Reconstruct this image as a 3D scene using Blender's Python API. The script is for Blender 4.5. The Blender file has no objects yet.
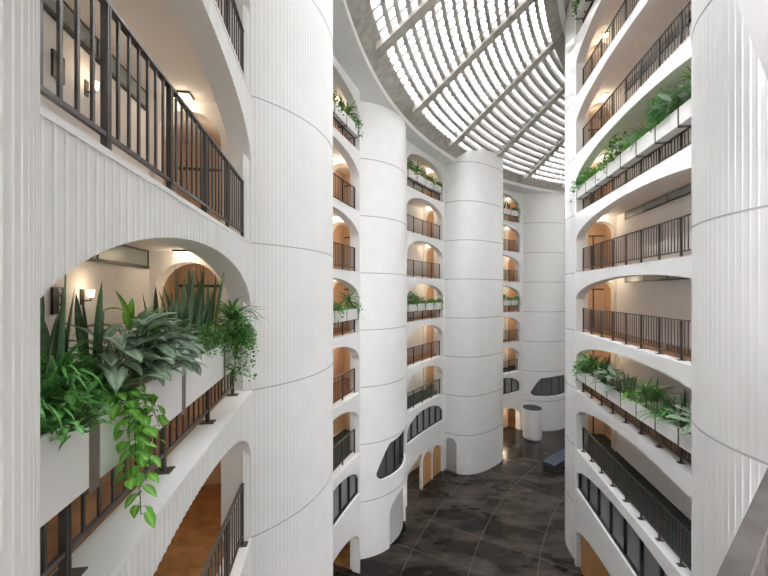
import bpy, bmesh, math, random
from mathutils import Vector
rnd = random.Random(7)
sc = bpy.context.scene
C = sc.collection
PI = math.pi
R_ = math.radians

# ------------------------------------------------------------------ materials
def mat(name, col, rough=0.6, metal=0.0, spec=0.5):
    m = bpy.data.materials.new(name); m.use_nodes = True
    b = m.node_tree.nodes['Principled BSDF']
    b.inputs['Base Color'].default_value = (*col, 1)
    b.inputs['Roughness'].default_value = rough
    b.inputs['Metallic'].default_value = metal
    b.inputs['Specular IOR Level'].default_value = spec
    return m

def noisy(name, c1, c2, scale, rough=0.7, bump=0.0, stretch=(1, 1, 1), detail=6, spec=0.4):
    m = mat(name, c1, rough, 0, spec); nt = m.node_tree; b = nt.nodes['Principled BSDF']
    tc = nt.nodes.new('ShaderNodeTexCoord'); mp = nt.nodes.new('ShaderNodeMapping')
    mp.inputs['Scale'].default_value = stretch
    n = nt.nodes.new('ShaderNodeTexNoise'); n.inputs['Scale'].default_value = scale; n.inputs['Detail'].default_value = detail
    r = nt.nodes.new('ShaderNodeValToRGB')
    r.color_ramp.elements[0].position = 0.3; r.color_ramp.elements[1].position = 0.7
    r.color_ramp.elements[0].color = (*c1, 1); r.color_ramp.elements[1].color = (*c2, 1)
    nt.links.new(tc.outputs['Object'], mp.inputs[0]); nt.links.new(mp.outputs[0], n.inputs['Vector'])
    nt.links.new(n.outputs['Fac'], r.inputs[0]); nt.links.new(r.outputs[0], b.inputs['Base Color'])
    if bump:
        bp = nt.nodes.new('ShaderNodeBump'); bp.inputs['Strength'].default_value = bump; bp.inputs['Distance'].default_value = 0.02
        nt.links.new(n.outputs['Fac'], bp.inputs['Height']); nt.links.new(bp.outputs[0], b.inputs['Normal'])
    return m

def emit(name, col, strength):
    m = mat(name, col, 0.5); b = m.node_tree.nodes['Principled BSDF']
    b.inputs['Emission Color'].default_value = (*col, 1); b.inputs['Emission Strength'].default_value = strength
    return m

RIBP = noisy('rib_panel_concrete', (0.76, 0.76, 0.75), (0.81, 0.81, 0.80), 3.0, 0.8, 0.05)
RIBL = mat('pale_fillet', (0.87, 0.87, 0.86), 0.6)  # raised fillets, set paler than the panel between them
WHITE = noisy('white_plaster', (0.80, 0.80, 0.79), (0.84, 0.84, 0.83), 1.5, 0.65, 0.02)
CEIL = mat('ceiling_plaster', (0.82, 0.81, 0.79), 0.8)
CORR = noisy('corridor_wall', (0.80, 0.785, 0.765), (0.83, 0.815, 0.795), 1.2, 0.8)
JOINT = mat('joint_sealant', (0.46, 0.46, 0.45), 0.8)
CONC = noisy('board_formed_concrete', (0.27, 0.255, 0.225), (0.42, 0.40, 0.36), 3.0, 0.85, 0.15, (1, 1, 1))
RIBC = mat('precast_rib', (0.36, 0.345, 0.32), 0.8)
BARM = mat('glazing_bar_grey', (0.25, 0.245, 0.235), 0.6)
BRONZE = noisy('dark_bronze_metal', (0.040, 0.032, 0.028), (0.062, 0.052, 0.046), 9, 0.45, 0, (1, 1, 1), 4, 0.5)
STRAP = noisy('brown_steel', (0.11, 0.085, 0.07), (0.15, 0.12, 0.10), 9, 0.5)
DARK = mat('dark_frame', (0.018, 0.018, 0.018), 0.45)
BROWN = noisy('brown_corridor_floor', (0.20, 0.085, 0.025), (0.42, 0.20, 0.075), 3.2, 0.5, 0.0, (1, 1, 1), 10)
TEALC = noisy('dark_corridor_carpet', (0.012, 0.02, 0.018), (0.05, 0.075, 0.065), 9, 0.9)
TAN = noisy('tan_door_panel', (0.60, 0.45, 0.32), (0.66, 0.51, 0.38), 2, 0.6, 0, (3, 3, .4))
WOOD = noisy('warm_wood', (0.36, 0.175, 0.065), (0.47, 0.245, 0.10), 4, 0.5, 0, (3, 3, 0.3))
BOXW = noisy('planter_enamel', (0.80, 0.79, 0.785), (0.84, 0.83, 0.825), 3, 0.5)
SOIL = noisy('soil_gravel', (0.10, 0.075, 0.06), (0.50, 0.43, 0.37), 60, 0.95, 0.3)
GREYPANE = mat('grey_transom_glass', (0.26, 0.28, 0.275), 0.25)
WINGLASS = mat('dark_window_glass', (0.10, 0.105, 0.10), 0.08)
LOUVRE = noisy('window_blind', (0.22, 0.22, 0.21), (0.30, 0.30, 0.29), 2, 0.6)
LAMP = emit('lamp_diffuser', (1.0, 0.82, 0.58), 7.0)
GRATE = noisy('dark_grating', (0.015, 0.015, 0.014), (0.06, 0.055, 0.05), 30, 0.6)
BENCH = mat('bench_navy', (0.028, 0.040, 0.066), 0.5)
SIGNW = mat('sign_lettering', (0.85, 0.85, 0.83), 0.6)
CAPM = noisy('rail_cap_worn_bronze', (0.045, 0.037, 0.034), (0.10, 0.088, 0.082), 7, 0.4, 0, (1, 1, 1), 10)

# polished dark floor with pale joints on a ring-and-ray layout
OX, OY = 34.0, 3.5
def floor_mat():
    m = mat('polished_dark_stone', (0.02, 0.018, 0.016), 0.3); nt = m.node_tree; b = nt.nodes['Principled BSDF']
    N = nt.nodes.new; L = nt.links.new
    def mth(op, a, bb=None):
        n = N('ShaderNodeMath'); n.operation = op
        for i, v in enumerate((a, bb)):
            if v is None: continue
            if isinstance(v, (int, float)): n.inputs[i].default_value = v
            else: L(v, n.inputs[i])
        return n.outputs[0]
    tc = N('ShaderNodeTexCoord'); sep = N('ShaderNodeSeparateXYZ'); L(tc.outputs['Object'], sep.inputs[0])
    dx = mth('SUBTRACT', OX, sep.outputs[0]); dy = mth('SUBTRACT', sep.outputs[1], OY)
    rad = mth('SQRT', mth('ADD', mth('MULTIPLY', dx, dx), mth('MULTIPLY', dy, dy)))
    ang = mth('ARCTAN2', dy, dx)
    fr = mth('ABSOLUTE', mth('SUBTRACT', mth('FRACT', mth('DIVIDE', mth('SUBTRACT', rad, 29.8 - 1.54), 3.08)), 0.5))
    fa = mth('ABSOLUTE', mth('SUBTRACT', mth('FRACT', mth('DIVIDE', mth('SUBTRACT', ang, R_(25.6 - 2.2)), R_(4.4))), 0.5))
    lr = mth('LESS_THAN', fr, 0.006); la = mth('LESS_THAN', fa, 0.006)
    line = mth('MAXIMUM', lr, la)
    n1 = N('ShaderNodeTexNoise'); n1.inputs['Scale'].default_value = 0.75; n1.inputs['Detail'].default_value = 10; n1.inputs['Roughness'].default_value = 0.65
    mp = N('ShaderNodeMapping'); mp.inputs['Scale'].default_value = (0.6, 1.4, 1); mp.inputs['Rotation'].default_value = (0, 0, R_(25))
    L(tc.outputs['Object'], mp.inputs[0]); L(mp.outputs[0], n1.inputs['Vector'])
    r = N('ShaderNodeValToRGB'); L(n1.outputs['Fac'], r.inputs[0])
    r.color_ramp.elements[0].position = 0.40; r.color_ramp.elements[1].position = 0.70
    r.color_ramp.elements[0].color = (0.006, 0.0045, 0.0035, 1); r.color_ramp.elements[1].color = (0.066, 0.054, 0.045, 1)
    mx = N('ShaderNodeMix'); mx.data_type = 'RGBA'; L(line, mx.inputs['Factor']); L(r.outputs[0], mx.inputs['A'])
    mx.inputs['B'].default_value = (0.095, 0.085, 0.076, 1)
    L(mx.outputs['Result'], b.inputs['Base Color'])
    rr = N('ShaderNodeMapRange'); rr.inputs['To Min'].default_value = 0.12; rr.inputs['To Max'].default_value = 0.34
    L(n1.outputs['Fac'], rr.inputs['Value']); L(rr.outputs[0], b.inputs['Roughness'])
    b.inputs['Specular IOR Level'].default_value = 0.22
    return m
FLOOR = floor_mat()

def sky_glass():
    m = bpy.data.materials.new('skylight_glass'); m.use_nodes = True; nt = m.node_tree; nt.nodes.clear()
    o = nt.nodes.new('ShaderNodeOutputMaterial'); mix = nt.nodes.new('ShaderNodeMixShader')
    t = nt.nodes.new('ShaderNodeBsdfTransparent'); t.inputs[0].default_value = (0.93, 0.95, 0.96, 1)
    g = nt.nodes.new('ShaderNodeBsdfGlossy'); g.inputs['Roughness'].default_value = 0.15
    mix.inputs[0].default_value = 0.05
    nt.links.new(t.outputs[0], mix.inputs[1]); nt.links.new(g.outputs[0], mix.inputs[2]); nt.links.new(mix.outputs[0], o.inputs[0])
    return m
SKYGLASS = sky_glass()

def leaf_mat(name, edge, mid, stripe=None, rough=0.42, band=0.12, pattern=0.0):
    m = mat(name, edge, rough, 0, 0.35); nt = m.node_tree; b = nt.nodes['Principled BSDF']; N = nt.nodes.new; L = nt.links.new
    uv = N('ShaderNodeUVMap'); sep = N('ShaderNodeSeparateXYZ'); L(uv.outputs[0], sep.inputs[0])
    a = N('ShaderNodeMath'); a.operation = 'SUBTRACT'; L(sep.outputs[0], a.inputs[0]); a.inputs[1].default_value = 0.5
    ab = N('ShaderNodeMath'); ab.operation = 'ABSOLUTE'; L(a.outputs[0], ab.inputs[0])
    ns = N('ShaderNodeTexNoise'); ns.inputs['Scale'].default_value = 24; tc = N('ShaderNodeTexCoord'); L(tc.outputs['Object'], ns.inputs['Vector'])
    nm = N('ShaderNodeMath'); nm.operation = 'MULTIPLY_ADD'; L(ns.outputs['Fac'], nm.inputs[0]); nm.inputs[1].default_value = pattern; L(ab.outputs[0], nm.inputs[2])
    r = N('ShaderNodeValToRGB'); L(nm.outputs[0], r.inputs[0]); cr = r.color_ramp
    st = stripe or mid
    cr.elements[0].position = 0.0; cr.elements[0].color = (*st, 1)
    cr.elements[1].position = 0.5 + pattern * 0.5; cr.elements[1].color = (*edge, 1)
    e = cr.elements.new(0.04 + pattern * 0.5); e.color = (*st, 1)
    e = cr.elements.new(0.04 + band + pattern * 0.5); e.color = (*mid, 1)
    n2 = N('ShaderNodeTexNoise'); n2.inputs['Scale'].default_value = 5.0; L(tc.outputs['Object'], n2.inputs['Vector'])
    hs = N('ShaderNodeHueSaturation'); L(r.outputs[0], hs.inputs['Color'])
    mr = N('ShaderNodeMapRange'); mr.inputs['To Min'].default_value = 0.55; mr.inputs['To Max'].default_value = 1.45; L(n2.outputs['Fac'], mr.inputs['Value'])
    L(mr.outputs[0], hs.inputs['Value']); L(hs.outputs[0], b.inputs['Base Color'])
    tr = N('ShaderNodeBsdfTranslucent'); L(hs.outputs[0], tr.inputs['Color'])
    mx = N('ShaderNodeMixShader'); mx.inputs[0].default_value = 0.25
    out = nt.nodes['Material Output']; L(b.outputs[0], mx.inputs[1]); L(tr.outputs[0], mx.inputs[2]); L(mx.outputs[0], out.inputs[0])
    return m
LF_SNAKE = leaf_mat('leaf_snake', (0.06, 0.11, 0.045), (0.05, 0.12, 0.05), (0.12, 0.20, 0.11), 0.4, 0.2, 0.6)
LF_FERN = leaf_mat('leaf_spider', (0.053, 0.180, 0.033), (0.098, 0.300, 0.068), (0.195, 0.405, 0.120))
LF_AGLA = leaf_mat('leaf_silver', (0.035, 0.12, 0.045), (0.36, 0.43, 0.34), (0.16, 0.26, 0.14), 0.4, 0.22, 0.22)
LF_POTH = leaf_mat('leaf_heart', (0.092, 0.310, 0.025), (0.149, 0.402, 0.046), (0.287, 0.529, 0.138))
LF_DRAC = leaf_mat('leaf_striped', (0.160, 0.320, 0.080), (0.056, 0.160, 0.040), (0.080, 0.208, 0.048), 0.4, 0.25)
LF_IVY = leaf_mat('leaf_small', (0.045, 0.180, 0.030), (0.075, 0.255, 0.045), (0.120, 0.330, 0.075))
LF_LIME = leaf_mat('leaf_lime', (0.138, 0.380, 0.029), (0.172, 0.425, 0.040), (0.322, 0.552, 0.115))
STEM = mat('plant_stem', (0.06, 0.12, 0.03), 0.6)

# ------------------------------------------------------------------ helpers
class MB:
    def __init__(s): s.v = []; s.f = []; s.m = []; s.uv = []
    def add(s, vs, fs, mi=0, uvs=None):
        o = len(s.v); s.v += [tuple(v) for v in vs]
        for k, f in enumerate(fs):
            s.f.append(tuple(i + o for i in f)); s.m.append(mi)
            s.uv.append([uvs[i] for i in f] if uvs else [(0.5, 0.5)] * len(f))
    def hexa(s, b, t, mi=0):   # b: 4 bottom pts, t: 4 top pts
        s.add(list(b) + list(t), [(3, 2, 1, 0), (4, 5, 6, 7), (0, 1, 5, 4), (1, 2, 6, 5), (2, 3, 7, 6), (3, 0, 4, 7)], mi)
    def box(s, x0, x1, y0, y1, z0, z1, mi=0):
        s.hexa([(x0, y0, z0), (x1, y0, z0), (x1, y1, z0), (x0, y1, z0)], [(x0, y0, z1), (x1, y0, z1), (x1, y1, z1), (x0, y1, z1)], mi)
    def tube(s, pts, r, n=6, mi=0, taper=1.0):
        pts = [Vector(p) for p in pts]; rings = []
        for i, p in enumerate(pts):
            d = (pts[min(i + 1, len(pts) - 1)] - pts[max(i - 1, 0)]).normalized()
            a = d.cross(Vector((0, 0, 1)));
            if a.length < 1e-3: a = Vector((1, 0, 0))
            a.normalize(); b = d.cross(a)
            rr = r * (1 + (taper - 1) * i / max(1, len(pts) - 1))
            rings.append([p + a * math.cos(2 * PI * k / n) * rr + b * math.sin(2 * PI * k / n) * rr for k in range(n)])
        vs = [v for rg in rings for v in rg]; fs = []
        for i in range(len(pts) - 1):
            for k in range(n):
                fs.append((i * n + k, i * n + (k + 1) % n, (i + 1) * n + (k + 1) % n, (i + 1) * n + k))
        fs.append(tuple(range(n))[::-1]); fs.append(tuple((len(pts) - 1) * n + k for k in range(n)))
        s.add(vs, fs, mi)
    def build(s, name, mats, parent=None, smooth=False, recalc=True, loc=None, bevel=0):
        me = bpy.data.meshes.new(name)
        if loc is not None:
            s.v = [(a - loc[0], b - loc[1], c - loc[2]) for a, b, c in s.v]
        me.from_pydata(s.v, [], s.f)
        if not isinstance(mats, (list, tuple)): mats = [mats]
        for m in mats: me.materials.append(m)
        ul = me.uv_layers.new(name='UVMap'); k = 0
        for p, mi, uu in zip(me.polygons, s.m, s.uv):
            p.material_index = mi; p.use_smooth = smooth
            for q in range(p.loop_total): ul.data[p.loop_start + q].uv = uu[q]
        if recalc:
            bm = bmesh.new(); bm.from_mesh(me); bmesh.ops.recalc_face_normals(bm, faces=bm.faces); bm.to_mesh(me); bm.free()
        o = bpy.data.objects.new(name, me); C.objects.link(o)
        if loc is not None: o.location = loc
        if parent is not None:
            o.parent = parent
            if loc is None: o.location = (0, 0, 0)
        if bevel:
            b = o.modifiers.new('bevel', 'BEVEL'); b.width = bevel; b.segments = 2; b.limit_method = 'ANGLE'
        return o

def tag(o, label, cat, group=None):
    o['label'] = label; o['category'] = cat
    if group: o['group'] = group
    return o
def struct(o, label=None, cat=None):
    o['kind'] = 'structure'
    if label: o['label'] = label
    if cat: o['category'] = cat
    return o
def empty(name, loc, label, cat, group=None):
    o = bpy.data.objects.new(name, None); o.empty_display_size = 0.1; C.objects.link(o); o.location = loc
    return tag(o, label, cat, group)
def child(o, parent, loc):   # mesh built in world coordinates -> child of an unrotated empty
    o.parent = parent; o.location = tuple(-c for c in parent.location) if loc is None else loc
    return o
ORD = ['first', 'second', 'third', 'fourth', 'fifth', 'sixth', 'seventh', 'eighth', 'ninth', 'tenth', 'eleventh', 'twelfth', 'thirteenth', 'fourteenth', 'fifteenth']

# ------------------------------------------------------------------ bays
class Line:
    def __init__(s, p0, d, n): s.p0 = p0; s.d = d; s.n = n
    def P(s, a, off, z): return (s.p0[0] + s.d[0] * a + s.n[0] * off, s.p0[1] + s.d[1] * a + s.n[1] * off, z)
    def ang(s, a): return math.atan2(s.d[1], s.d[0])
class Arc:
    def __init__(s, r, a0): s.r = r; s.a0 = a0
    def P(s, a, off, z):
        t = s.a0 + a / s.r; q = s.r + off
        return (OX - q * math.cos(t), OY + q * math.sin(t), z)
    def ang(s, a):
        t = s.a0 + a / s.r
        return math.atan2(math.cos(t), math.sin(t))

def bbox(mb, bay, s0, s1, o0, o1, z0, z1, mi=0, seg=1):
    for k in range(seg):
        a = s0 + (s1 - s0) * k / seg; b = s0 + (s1 - s0) * (k + 1) / seg
        P = bay.P
        mb.hexa([P(a, o0, z0), P(b, o0, z0), P(b, o1, z0), P(a, o1, z0)], [P(a, o0, z1), P(b, o0, z1), P(b, o1, z1), P(a, o1, z1)], mi)

TH = 0.40      # facade thickness
DEP = 1.9      # corridor depth from the face
def arch(u, a, b=1.0, spring=1.6):
    q = max(0.0, 1 - (u / a) ** 2)
    return spring + b * math.sqrt(q)

def facade(bay, c, a, sA, sB, decks, top, wname, solid=(), sill={}, ribs=False, b=1.0):
    mb = MB(); s0, s1 = c - a, c + a
    n = 56
    us = [c - a * math.cos(PI * k / n) for k in range(n + 1)]
    def offs(s): return 0.0
    pts = []
    if ribs:
        k = math.floor(sA / 0.092)
        prof = []
        while k * 0.092 < sB:
            t = k * 0.092
            prof += [(t, 0.0), (t + 0.058, 0.0), (t + 0.064, -0.007), (t + 0.086, -0.007)]
            k += 1
        prof = [(t, o) for t, o in prof if sA <= t <= sB]
        ts = sorted(set([p[0] for p in prof] + us + [sA, sB]))
        def offs(s):
            f = (s / 0.092) % 1.0 * 0.092
            if f < 0.058: return 0.0
            if f < 0.064: return -0.007 * (f - 0.058) / 0.006
            if f < 0.086: return -0.007
            return -0.007 * (1 - (f - 0.086) / 0.006)
        samp = ts
    else:
        samp = sorted(set(us + [sA, sB] + [s0 - 1e-4, s1 + 1e-4]))
    for D in decks:
        z1 = D + 3.0
        for i in range(len(samp) - 1):
            p, q = samp[i], samp[i + 1]; m = (p + q) / 2
            if q - p < 5e-5: continue
            if m < s0 or m > s1 or D in solid:
                zp = zq = D
            else:
                zp = D + arch(p - c, a, b); zq = D + arch(q - c, a, b)
            op, oq = offs(p), offs(q); P = bay.P
            mb.add([P(p, op, zp), P(q, oq, zq), P(q, TH, zq), P(p, TH, zp), P(p, op, z1 - (0.05 if ribs else 0)), P(q, oq, z1 - (0.05 if ribs else 0)), P(q, TH, z1), P(p, TH, z1)],
                   [(2, 3, 7, 6), (0, 3, 2, 1), (4, 5, 6, 7)])
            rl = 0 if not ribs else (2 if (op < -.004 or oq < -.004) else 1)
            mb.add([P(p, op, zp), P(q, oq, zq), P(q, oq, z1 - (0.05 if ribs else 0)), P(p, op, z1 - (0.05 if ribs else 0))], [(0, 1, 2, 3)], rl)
            if D in sill and s0 <= m <= s1:
                zs = D + sill[D]
                mb.add([P(p, 0, D), P(q, 0, D), P(q, TH, D), P(p, TH, D), P(p, 0, zs), P(q, 0, zs), P(q, TH, zs), P(p, TH, zs)],
                       [(0, 1, 5, 4), (2, 3, 7, 6), (4, 5, 6, 7)])
        if D not in solid:   # jamb faces
            for s in (s0, s1):
                zt = D + arch(a, a, b)
                mb.add([bay.P(s, 0, D), bay.P(s, TH, D), bay.P(s, TH, zt), bay.P(s, 0, zt)], [(0, 1, 2, 3)])
        if ribs:
            bbox(mb, bay, sA, sB, -0.014, TH - 0.002, z1 - 0.05, z1 + 0.002, 0, 8)
    if top > decks[0] + 3.0 + 1e-3:
        bbox(mb, bay, sA, sB, 0, TH, decks[0] + 3.0, top, 0, 10)
    for s in (sA, sB):
        mb.add([bay.P(s, 0, decks[-1]), bay.P(s, TH, decks[-1]), bay.P(s, TH, top), bay.P(s, 0, top)], [(0, 1, 2, 3)])
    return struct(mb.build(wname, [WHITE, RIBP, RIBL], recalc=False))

def corridor(bay, e0, e1, decks, bname, pass_lo=0.58, pass_hi=1.82, dark=(), tunnel=2.2, seg=8, rear='far', floormat=None):
    # back wall, end walls, ceiling slabs and floor of every storey
    zt = decks[0] + 3.0; zb = decks[-1]
    mb = MB()
    bbox(mb, bay, e0, e1 + 0.15, DEP, DEP + 0.15, zb, zt, 0, seg)      # back wall
    bbox(mb, bay, e0 - 0.15, e0, TH, DEP + 0.15, zb, zt, 0)
    fl = MB()
    pc = (pass_lo + pass_hi) / 2; pr = (pass_hi - pass_lo) / 2
    for D in decks:
        H = D + 2.8; sp = D + 1.98
        def Q(o, z, s): return bay.P(s, o, z)
        w = 0.15
        bbox(mb, bay, e1, e1 + w, TH, pass_lo, D, H); bbox(mb, bay, e1, e1 + w, pass_hi, DEP, D, H)
        n = 16
        for k in range(n):
            t0 = PI * k / n; t1 = PI * (k + 1) / n
            o0 = pc - pr * math.cos(t0); o1 = pc - pr * math.cos(t1)
            y0 = sp + pr * math.sin(t0); y1 = sp + pr * math.sin(t1)
            y0 = min(y0, H); y1 = min(y1, H)
            L = e1 + 0.4
            mb.add([Q(o0, y0, e1), Q(o1, y1, e1), Q(o1, H, e1), Q(o0, H, e1)], [(0, 1, 2, 3)])
            mb.add([Q(o0, y0, L), Q(o1, y1, L), Q(o1, H, L), Q(o0, H, L)], [(0, 1, 2, 3)])
            mb.add([Q(o0, y0, e1), Q(o1, y1, e1), Q(o1, y1, L), Q(o0, y0, L)], [(0, 1, 2, 3)], 0)
        for o in (pass_lo, pass_hi):
            mb.add([Q(o, D, e1), Q(o, sp, e1), Q(o, sp, L), Q(o, D, L)], [(0, 1, 2, 3)], 0)
        E = e1 + tunnel; lo, hi = 0.38, DEP + 0.3
        mb.add([Q(lo, D, L), Q(pass_lo, D, L), Q(pass_lo, H, L), Q(lo, H, L)], [(0, 1, 2, 3)], 0)
        mb.add([Q(hi, D, L), Q(pass_hi, D, L), Q(pass_hi, H, L), Q(hi, H, L)], [(0, 1, 2, 3)], 0)
        mb.add([Q(lo, D, E), Q(hi, D, E), Q(hi, H, E), Q(lo, H, E)], [(0, 1, 2, 3)], 1)
        mb.add([Q(lo, D, L), Q(lo, H, L), Q(lo, H, E), Q(lo, D, E)], [(0, 1, 2, 3)], 0)
        mb.add([Q(hi, D, L), Q(hi, H, L), Q(hi, H, E), Q(hi, D, E)], [(0, 1, 2, 3)], 1)
        mb.add([Q(lo, H, L), Q(hi, H, L), Q(hi, H, E), Q(lo, H, E)], [(0, 1, 2, 3)], 0)
        bbox(mb, bay, E - .04, E - .005, lo, hi, D + 2.12, D + 2.19, 2)
        for o in (lo + .55, hi - .55): bbox(mb, bay, E - .03, E - .005, o - .03, o + .03, D, D + 2.12, 2)
        # floor slab
        bot = 0 if D == zb else 1
        mi = 2 if D in dark else 0
        for k in range(seg):
            a = e0 + (e1 + 0.15 - e0) * k / seg; b = e0 + (e1 + 0.15 - e0) * (k + 1) / seg; P = bay.P
            z0 = D - 0.2
            if bot: fl.add([P(a, TH, z0), P(b, TH, z0), P(b, DEP, z0), P(a, DEP, z0)], [(0, 1, 2, 3)], 1)
            if D > zb: fl.add([P(a, TH, D), P(b, TH, D), P(b, DEP, D), P(a, DEP, D)], [(0, 1, 2, 3)], mi)
            if bot: fl.add([P(a, TH, z0), P(b, TH, z0), P(b, TH, D - .001), P(a, TH, D - .001)], [(0, 1, 2, 3)], 1)
        fl.add([Q(lo, D + .003, e1), Q(hi, D + .003, e1), Q(hi, D + .003, E), Q(lo, D + .003, E)], [(0, 1, 2, 3)], mi)
    # top ceiling
    P = bay.P
    bbox(fl, bay, e0 - 0.15, e1 + 0.15, TH, DEP + 0.15, zt - 0.2, zt, 1, seg)
    struct(mb.build('wall_' + bname, [CORR, TAN, DARK], recalc=False))
    struct(fl.build('floor', [BROWN, CEIL, TEALC], recalc=False))

RO = 0.24      # rail line behind the face
def unit_box(name, sx, sy, sz, m):
    mb = MB(); mb.box(-sx / 2, sx / 2, -sy / 2, sy / 2, 0, sz); return mb.build(name, [m])
_protos = {}
def proto_mesh(key, fn):
    if key not in _protos:
        o = fn(); _protos[key] = o.data; bpy.data.objects.remove(o)
    return _protos[key]
def inst(name, me, parent, loc, rz):
    o = bpy.data.objects.new(name, me); C.objects.link(o); o.parent = parent
    b = parent.location
    o.location = (loc[0] - b[0], loc[1] - b[1], loc[2] - b[2]); o.rotation_euler = (0, 0, rz); return o

def railing(bay, s0, s1, D, label, group, top=1.2, per=6, span=1.1, foot=True, detail=True, fromfar=False, nseg=6, cap=(0.06, 0.03), m=None, ro=RO):
    m = m or BRONZE
    root = empty('balcony_railing', bay.P((s0 + s1) / 2, ro, D), label, 'railing', group)
    def rail(name, z0, z1, w):
        mb = MB(); bbox(mb, bay, s0, s1, ro - w / 2, ro + w / 2, z0, z1, 0, nseg)
        child(mb.build(name, [m], parent=None), root, None)
    rail('top_rail', D + top - cap[1], D + top, cap[0])
    rail('bottom_rail', D + 0.17, D + 0.205, 0.035)
    n = max(1, round((s1 - s0) / span)); st = (s1 - s0) / n
    hb = top - cap[1] - 0.205
    me = proto_mesh(('bal', round(hb, 3), m.name), lambda: unit_box('baluster', 0.026, 0.02, hb, m))
    def mk():
        mb = MB(); mb.box(-0.024, -0.006, -0.026, 0.026, 0.0, top - cap[1]); mb.box(0.006, 0.024, -0.026, 0.026, 0.0, top - cap[1])
        mb.box(-0.006, 0.006, -0.018, 0.018, 0.02, top - cap[1] - 0.01)
        return mb.build('post', [m])
    mp = proto_mesh(('post', top, foot, m.name), mk)
    mf = proto_mesh(('foot', m.name), lambda: unit_box('foot_plate', 0.15, 0.20, 0.016, m))
    for k in range(n + 1):
        s = s0 + st * k
        s = min(max(s, s0 + 0.035), s1 - 0.035)
        po = inst('post', mp, root, bay.P(s, ro, D), bay.ang(s))
        if foot and detail:
            fo = bpy.data.objects.new('foot_plate', mf); C.objects.link(fo); fo.parent = po
        if k < n and detail:
            for q in range(per):
                t = s0 + st * k + st * (q + 1) / (per + 1)
                inst('baluster', me, root, bay.P(t, ro, D + 0.205), bay.ang(t))
    if not detail:   # far rails: bars too fine to tell apart
        mb = MB(); nn = int((s1 - s0) / 0.155)
        for k in range(1, nn):
            t = s0 + (s1 - s0) * k / nn; bbox(mb, bay, t - 0.012, t + 0.012, ro - 0.01, ro + 0.01, D + 0.2, D + top - cap[1])
        child(mb.build('baluster_infill', [m]), root, None)
    return root

# ------------------------------------------------------------------ columns
def column(c, r, a0, a1, z0, z1, label, ribs=False, holes=(), jz=(), jh=0.03, seg=96, cap=False, name='column', rib_out=0.010, sup=None, two=False):
    mb = MB(); a0, a1 = R_(a0), R_(a1)
    if ribs:
        pit = 0.092 / r; n = int((a1 - a0) / pit); th = []
        for k in range(n + 1):
            t = a0 + k * pit
            th += [(t, r), (t + pit * 0.62, r), (t + pit * 0.69, r + rib_out), (t + pit * 0.93, r + rib_out)]
    else:
        th = [(a0 + (a1 - a0) * k / seg, r) for k in range(seg + 1)]
    def P(t, q, z):
        if sup:
            n_, bb, ph = sup; k = q / r
            cu, su = math.cos(t), math.sin(t)
            v = r * math.copysign(abs(cu) ** (2 / n_), cu) * k; u = bb * math.copysign(abs(su) ** (2 / n_), su) * k
            return (c[0] + u * math.cos(ph) + v * math.sin(ph), c[1] - u * math.sin(ph) + v * math.cos(ph), z)
        return (c[0] + q * math.cos(t), c[1] + q * math.sin(t), z)
    for i in range(len(th) - 1):
        (t0, r0), (t1, r1) = th[i], th[i + 1]; tm = (t0 + t1) / 2
        hz = [h for h in holes if h['a0'] < tm < h['a1']]
        cuts = []
        for h in sorted(hz, key=lambda h: h['zb'](tm)):
            cuts.append((h['zb'](t0), h['zb'](t1), h['zt'](t0), h['zt'](t1), h))
        lo = (z0, z0)
        for b0, b1, u0, u1, h in cuts:
            mb.add([P(t0, r0, lo[0]), P(t1, r1, lo[1]), P(t1, r1, b1), P(t0, r0, b0)], [(0, 1, 2, 3)])
            lo = (u0, u1); d = h.get('depth', 0.3)
            mb.add([P(t0, r, b0), P(t1, r, b1), P(t1, r - d, b1), P(t0, r - d, b0)], [(0, 1, 2, 3)])
            mb.add([P(t0, r, u0), P(t1, r, u1), P(t1, r - d, u1), P(t0, r - d, u0)], [(3, 2, 1, 0)])
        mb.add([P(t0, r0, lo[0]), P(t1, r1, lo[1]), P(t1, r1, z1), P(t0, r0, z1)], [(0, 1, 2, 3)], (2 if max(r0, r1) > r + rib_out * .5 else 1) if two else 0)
    for h in holes:
        d = h.get('depth', 0.3)
        for t in (h['a0'], h['a1']):
            mb.add([P(t, r, h['zb'](t)), P(t, r - d, h['zb'](t)), P(t, r - d, h['zt'](t)), P(t, r, h['zt'](t))], [(0, 1, 2, 3)])
    if cap:
        n = 48; mb.add([P(a0 + (a1 - a0) * k / n, r, z1) for k in range(n + 1)] + [(c[0], c[1], z1)], [(k, k + 1, n + 1) for k in range(n)], 0)
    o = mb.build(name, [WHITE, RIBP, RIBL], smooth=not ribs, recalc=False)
    struct(o, label, 'column')
    if jz:
        jb = MB(); n = 72; rj = r + (rib_out + 0.003 if ribs else 0.004)
        for z in jz:
            for k in range(n):
                t0 = a0 + (a1 - a0) * k / n; t1 = a0 + (a1 - a0) * (k + 1) / n
                if any(h['a0'] - .01 < (t0 + t1) / 2 < h['a1'] + .01 and h['zb']((t0 + t1) / 2) < z < h['zt']((t0 + t1) / 2) for h in holes): continue
                jb.add([P(t0, rj, z - jh / 2), P(t1, rj, z - jh / 2), P(t1, rj, z + jh / 2), P(t0, rj, z + jh / 2), P(t0, rj - .02, z + jh / 2), P(t1, rj - .02, z + jh / 2), P(t0, rj - .02, z - jh / 2), P(t1, rj - .02, z - jh / 2)],
                       [(0, 1, 2, 3), (3, 2, 5, 4), (1, 0, 6, 7)])
        j = jb.build('joint_line', [JOINT], recalc=False); j.parent = o
    return o

JZ = [-11, -8, -5, -2, 1, 4, 7, 10, 13]
G = -14.0
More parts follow.
